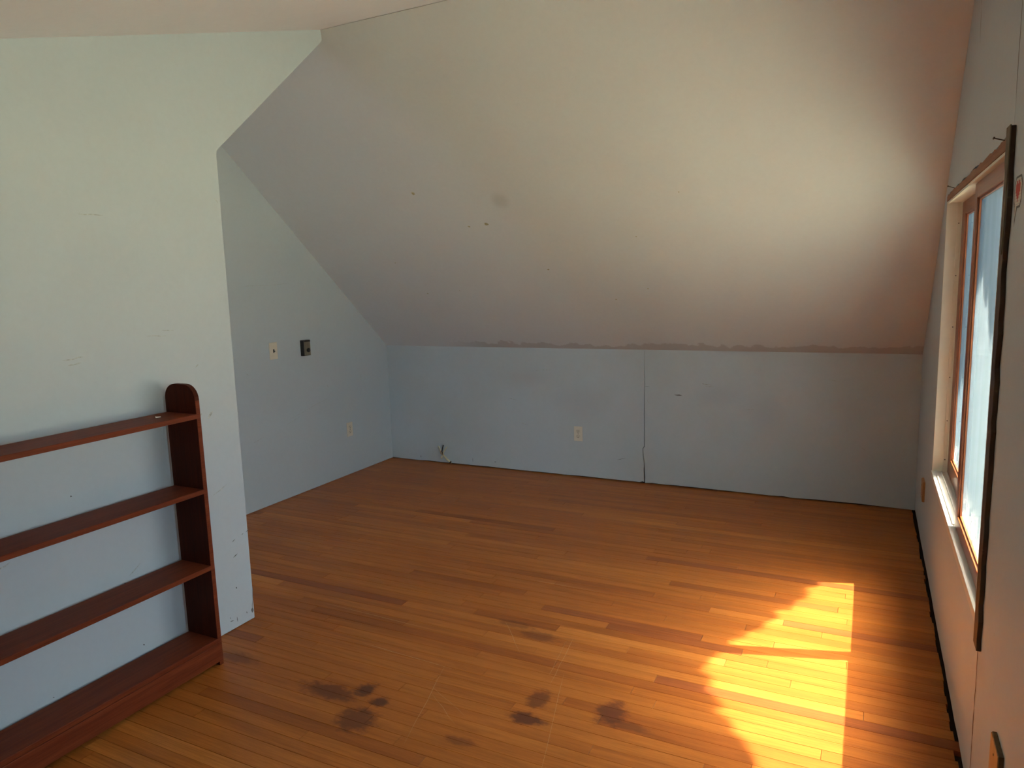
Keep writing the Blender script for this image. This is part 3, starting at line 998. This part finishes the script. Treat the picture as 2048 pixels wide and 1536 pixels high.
sw = thing('light_switch', 'ivory light switch plate with a dark toggle, left of the brown thermostat', 'light switch', (XL2, 3.873, 1.132))
F = frame((XL2, 3.873, 1.132), (0, 1, 0), (0, 0, 1), (1, 0, 0))
lbox(F, -0.038, 0.038, -0.062, 0.062, 0.0, 0.006).build('cover_plate', m_plate, sw, bevel=0.0025)
lbox(F, -0.0058, 0.0058, -0.0125, 0.0125, 0.0055, 0.0075).build('slot', m_black, sw)
tg = MB()
tg.poly([F(-0.004, -0.005, 0.006), F(0.004, -0.005, 0.006), F(0.004, 0.005, 0.006), F(-0.004, 0.005, 0.006),
         F(-0.003, -0.0055, 0.019), F(0.003, -0.0055, 0.019), F(0.003, 0.0005, 0.020), F(-0.003, 0.0005, 0.020)],
        [(0, 3, 2, 1), (4, 5, 6, 7), (0, 1, 5, 4), (1, 2, 6, 5), (2, 3, 7, 6), (3, 0, 4, 7)])
tg.build('toggle', m_black, sw, bevel=0.0008)
for s in (-1, 1):
    lpoly(F, [(a, s * 0.030 + b) for a, b in disc(0.0028, 10)], 0.0055, 0.0070).build('screw', m_plate2, sw)

th = thing('thermostat', 'dark brown box thermostat with a tan face and round dial on the alcove wall', 'thermostat', (XL2, 4.19, 1.125))
F = frame((XL2, 4.19, 1.125), (0, 1, 0), (0, 0, 1), (1, 0, 0))
lbox(F, -0.036, 0.036, -0.060, 0.060, 0.0, 0.036).build('housing', m_brown, th, bevel=0.002)
lbox(F, -0.033, 0.033, -0.056, 0.058, 0.036, 0.0385).build('face_plate', m_tan, th, bevel=0.001)
lbox(F, -0.033, 0.033, 0.046, 0.058, 0.0385, 0.0400).build('top_band', m_brown, th)
lpoly(F, [(0.006 + a, -0.018 + b) for a, b in disc(0.0165, 20)], 0.0385, 0.047).build('dial', m_black, th, bevel=0.001)
lpoly(F, [(0.006 + a, -0.018 + b) for a, b in disc(0.007, 14)], 0.047, 0.049).build('dial_cap', m_brown, th)
for k in range(5):
    lbox(F, -0.0365, -0.0355, -0.05 + k * 0.022, -0.036 + k * 0.022, 0.006, 0.030).build('vent_slot', m_black, th)

# wooden cover plates on the right wall
for loc, lab in (((0.0, 1.918, 0.392), 'wooden wall plate low on the right wall nearest the viewer, cut by the picture edge'),
                 ((0.0, 4.555, 0.340), 'small tan wooden wall plate on the right wall below the far end of the window')):
    t = thing('wooden_wall_plate', lab, 'wall plate', loc, 'wooden wall plates')
    F = frame(loc, (0, 1, 0), (0, 0, 1), (-1, 0, 0))
    w, h = 0.054, 0.058
    lbox(F, -w, w, -h, h, 0.0, 0.0105).build('plate_back', m_edge if loc[1] < 3 else m_oak, t, bevel=0.0015)
    lbox(F, -w * 0.97, w * 0.97, -h * 0.97, h * 0.97, 0.0105, 0.0130).build('plate_face', m_oak, t, bevel=0.0008)
    for s in (-1, 1):
        lpoly(F, [(a, s * 0.028 + b) for a, b in disc(0.003, 10)], 0.0130, 0.0140).build('screw', m_nail, t)

stuff(strokes(0, -0.0006, [
    (wob((2.339, 0.50), (2.336, 0.30), 7, 0.004), 0.010), (wob((2.336, 0.295), (2.333, 0.20), 4, 0.004), 0.013), (wob((2.333, 0.20), (2.336, 0.02), 6, 0.004), 0.010),
    (wob((3.20, 2.75), (3.215, 2.52), 5, 0.004), 0.010), (wob((3.215, 2.51), (3.19, 2.38), 4, 0.004), 0.006),
    (wob((2.336, 2.02), (2.340, 2.30), 5, 0.003), 0.005),
], 0.01).build('seam_crack', simple_mat('torn_seam', (0.16, 0.10, 0.065), 0.4, 0.8, (40, 40, 40)), wall_right, recalc=False))

# speech bubble with a pixel heart on the right wall
sb = thing('heart_decal', 'red pixel heart in a black-outlined speech bubble drawn on the right wall', 'decal', (0, 2.21, 1.77))
F = frame((0.0, 2.205, 1.772), (0, -1, 0), (0, 0, 1), (-1, 0, 0))
px = 0.0036


def ring_poly(s):
    a, b, c = 0.052 * s, 0.040 * s, 0.016
    return [(-a, -b + c), (-a + c, -b), (a - c, -b), (a, -b + c), (a, b - c), (a - c, b), (-a + c, b), (-a, b - c)]


tail = [(-0.035, -0.034), (-0.005, -0.038), (-0.028, -0.076)]
ol = MB()
o_pts = ring_poly(1.0)
ol.poly([F(a, b, 0.0006) for a, b in o_pts], [tuple(range(8))])
ol.poly([F(a, b, 0.0006) for a, b in [(-0.041, -0.030), (0.002, -0.034), (-0.030, -0.086)]], [(0, 1, 2)])
ol.build('outline', m_black, sb, recalc=False)
fl = MB()
fl.poly([F(a, b, 0.0009) for a, b in ring_poly(0.86)], [tuple(range(8))])
fl.poly([F(a, b, 0.0009) for a, b in [(-0.032, -0.033), (-0.010, -0.035), (-0.028, -0.068)]], [(0, 1, 2)])
fl.build('bubble', m_paper, sb, recalc=False)
hb = MB()
for r, row in enumerate([" XX XX ", "XXXXXXX", "XXXXXXX", "XXXXXXX", " XXXXX ", "  XXX  ", "   X   "]):
    for q, ch in enumerate(row):
        if ch == 'X':
            a0, b0 = (q - 3.5) * 0.0085, (3.3 - r) * 0.0075 - 0.004
            hb.poly([F(a0, b0, 0.0012), F(a0 + 0.0085, b0, 0.0012), F(a0 + 0.0085, b0 + 0.0075, 0.0012), F(a0, b0 + 0.0075, 0.0012)], [(0, 1, 2, 3)])
hb.build('heart', m_red, sb, recalc=False)
ht = MB()
for k in range(9):
    b0 = -0.031 + k * 0.0077
    ht.poly([F(-0.043, b0, 0.00105), F(0.043, b0, 0.00105), F(0.043, b0 + 0.0012, 0.00105), F(-0.043, b0 + 0.0012, 0.00105)], [(0, 1, 2, 3)])
ht.build('hatching', m_scuff, sb, recalc=False)

# cut cable at the foot of the knee wall
cb = thing('cable_stub', 'cut cream electric cable with splayed wire ends at the foot of the back wall', 'cable', (-3.60, YF, 0.02))
MB().tube([(-3.585, YF + 0.006, 0.010), (-3.590, YF - 0.012, 0.022), (-3.612, YF - 0.022, 0.045), (-3.635, YF - 0.026, 0.070), (-3.648, YF - 0.028, 0.082)], 0.0085, 8).build('sheath', m_sheath, cb, smooth=True)
MB().tube([(-3.648, YF - 0.028, 0.082), (-3.665, YF - 0.034, 0.105), (-3.668, YF - 0.04, 0.140), (-3.675, YF - 0.05, 0.165)], 0.0048, 8).build('wire', m_sheath, cb, smooth=True)
MB().tube([(-3.647, YF - 0.028, 0.082), (-3.652, YF - 0.034, 0.115), (-3.640, YF - 0.04, 0.145), (-3.628, YF - 0.045, 0.175)], 0.0048, 8).build('wire', m_black, cb, smooth=True)
MB().tube([(-3.646, YF - 0.027, 0.082), (-3.638, YF - 0.034, 0.105), (-3.615, YF - 0.04, 0.135), (-3.595, YF - 0.045, 0.160)], 0.0048, 8).build('wire', m_sheath, cb, smooth=True)
MB().tube([(-3.650, YF - 0.03, 0.082), (-3.660, YF - 0.045, 0.100), (-3.650, YF - 0.055, 0.125)], 0.003, 6).build('wire', m_copper, cb, smooth=True)
MB().tube([(-3.655, YF - 0.032, 0.072), (-3.662, YF - 0.035, 0.060), (-3.652, YF - 0.036, 0.052)], 0.0065, 8).build('jacket_flap', m_sheath, cb, smooth=True)
MB().tube([(-3.587, YF - 0.013, 0.012), (-3.575, YF - 0.016, 0.024)], [0.008, 0.006], 8).build('staple', m_nail, cb)

# ------------------------------------------------------------------ outdoors: ground, and the tree that shades the window
struct(MB().box(0.5, 60, -40, 60, -3.2, -3.0).build('ground', m_grass))
SUNV = -SUN_DIR / abs(SUN_DIR.x)       # towards the sun, per metre of x
contour = [(-0.50, 3.90), (-0.495, 3.80), (-0.53, 3.64), (-0.59, 3.50), (-0.645, 3.34), (-0.70, 3.23), (-0.75, 3.11), (-0.80, 3.0),
           (-0.84, 2.90), (-0.86, 2.80), (-0.82, 2.66), (-0.76, 2.51), (-0.70, 2.40), (-0.64, 2.31), (-0.60, 2.22), (-0.56, 2.1), (-0.45, 1.98), (-0.28, 1.85), (-0.25, 1.5), (-0.25, 1.0), (-0.25, 0.5), (-0.25, 0.0)]  # trailing points stretch the crown to keep sun out of the added window
tree = thing('tree', 'leafy tree outside the window that shades half of the sun patch', 'tree', (3.2, 3.4, -3.0))
T0 = 1.75
core = MB()
leaf = MB()
ico = bmesh.new()
bmesh.ops.create_icosphere(ico, subdivisions=2, radius=1.0)
ico_v = [v.co.copy() for v in ico.verts]
ico_f = [tuple(v.index for v in f.verts) for f in ico.faces]
ico.free()


def clump(c, r, nl):
    core.poly([tuple(c + v * (r * random.uniform(0.90, 1.06))) for v in ico_v], ico_f)
    for _ in range(nl):
        d = Vector((random.gauss(0, 1), random.gauss(0, 1), random.gauss(0, 1))).normalized()
        p = c + d * r * random.uniform(0.9, 1.1)
        a = Vector((random.gauss(0, 1), random.gauss(0, 1), random.gauss(0, 1))).normalized()
        b = a.cross(d).normalized() if a.cross(d).length > 0.05 else a.orthogonal().normalized()
        s = random.uniform(0.018, 0.032)
        a = b.cross(d)
        leaf.poly([tuple(p - b * s), tuple(p + a * s * 0.5), tuple(p + b * s), tuple(p - a * s * 0.5)], [(0, 1, 2, 3)])


for i in range(len(contour) - 1):
    nk = max(1, int(abs(contour[i][1] - contour[i + 1][1]) / 0.12))
    for k in range(nk):
        f = k / nk
        cx = contour[i][0] * (1 - f) + contour[i + 1][0] * f
        cy = contour[i][1] * (1 - f) + contour[i + 1][1] * f
        r = random.uniform(0.075, 0.125)
        t = T0 + random.uniform(-0.05, 0.05)
        clump(Vector((cx - r * 1.12, cy, 0)) + SUNV * (t - cx), r, 40)
for a, b in zip(contour, contour[1:]):
    for q in range(max(1, int((a[1] - b[1]) / 0.13)) * 6):
        k = q % 6
        r = 0.12
        cx, cy = min(a[0], b[0]) - (0.14, 0.27, 0.40, 0.55, 0.7, 0.85)[k] - 0.03, a[1] + (b[1] - a[1]) * (q // 6 + 0.5) / max(1, int((a[1] - b[1]) / 0.13))
        if cx < -1.35:
            continue
        t = T0 + 0.1 + 0.05 * k
        clump(Vector((cx, cy, 0)) + SUNV * (t - cx), r, 45)
for _ in range(150):                       # body of the crown behind that edge
    cy = random.uniform(-0.3, 4.6)
    edge = -0.85
    for a, b in zip(contour, contour[1:]):
        if b[1] <= cy <= a[1]:
            edge = a[0] + (b[0] - a[0]) * (a[1] - cy) / (a[1] - b[1])
    if cy > 3.9:
        edge = -0.5 
    r = random.uniform(0.12, 0.2)
    cx = edge - r * 1.25 - abs(random.gauss(0, 0.42))
    t = T0 + random.uniform(0.0, 0.5)
    clump(Vector((cx, cy, 0)) + SUNV * (t - cx), r, 50)
cv = stuff(core.build('foliage_core', m_leaf, tree, recalc=False))
stuff(leaf.build('leaves', m_leaf, tree, recalc=False))
MB().tube([(3.2, 3.4, -3.0), (3.1, 3.45, -1.2), (2.95, 3.5, 0.8), (2.75, 3.55, 2.6), (2.5, 3.6, 4.2)], [0.14, 0.11, 0.09, 0.06, 0.03], 10).build('trunk', m_bark, tree, smooth=True)
for p in ((2.2, 2.6, 4.3), (2.3, 4.3, 4.4), (3.0, 3.0, 4.9)):
    MB().tube([(2.78, 3.55, 2.5), ((2.78 + p[0]) / 2, (3.55 + p[1]) / 2 + 0.1, (2.5 + p[2]) / 2 + 0.2), p], [0.045, 0.03, 0.012], 8).build('branch', m_bark, tree, smooth=True)
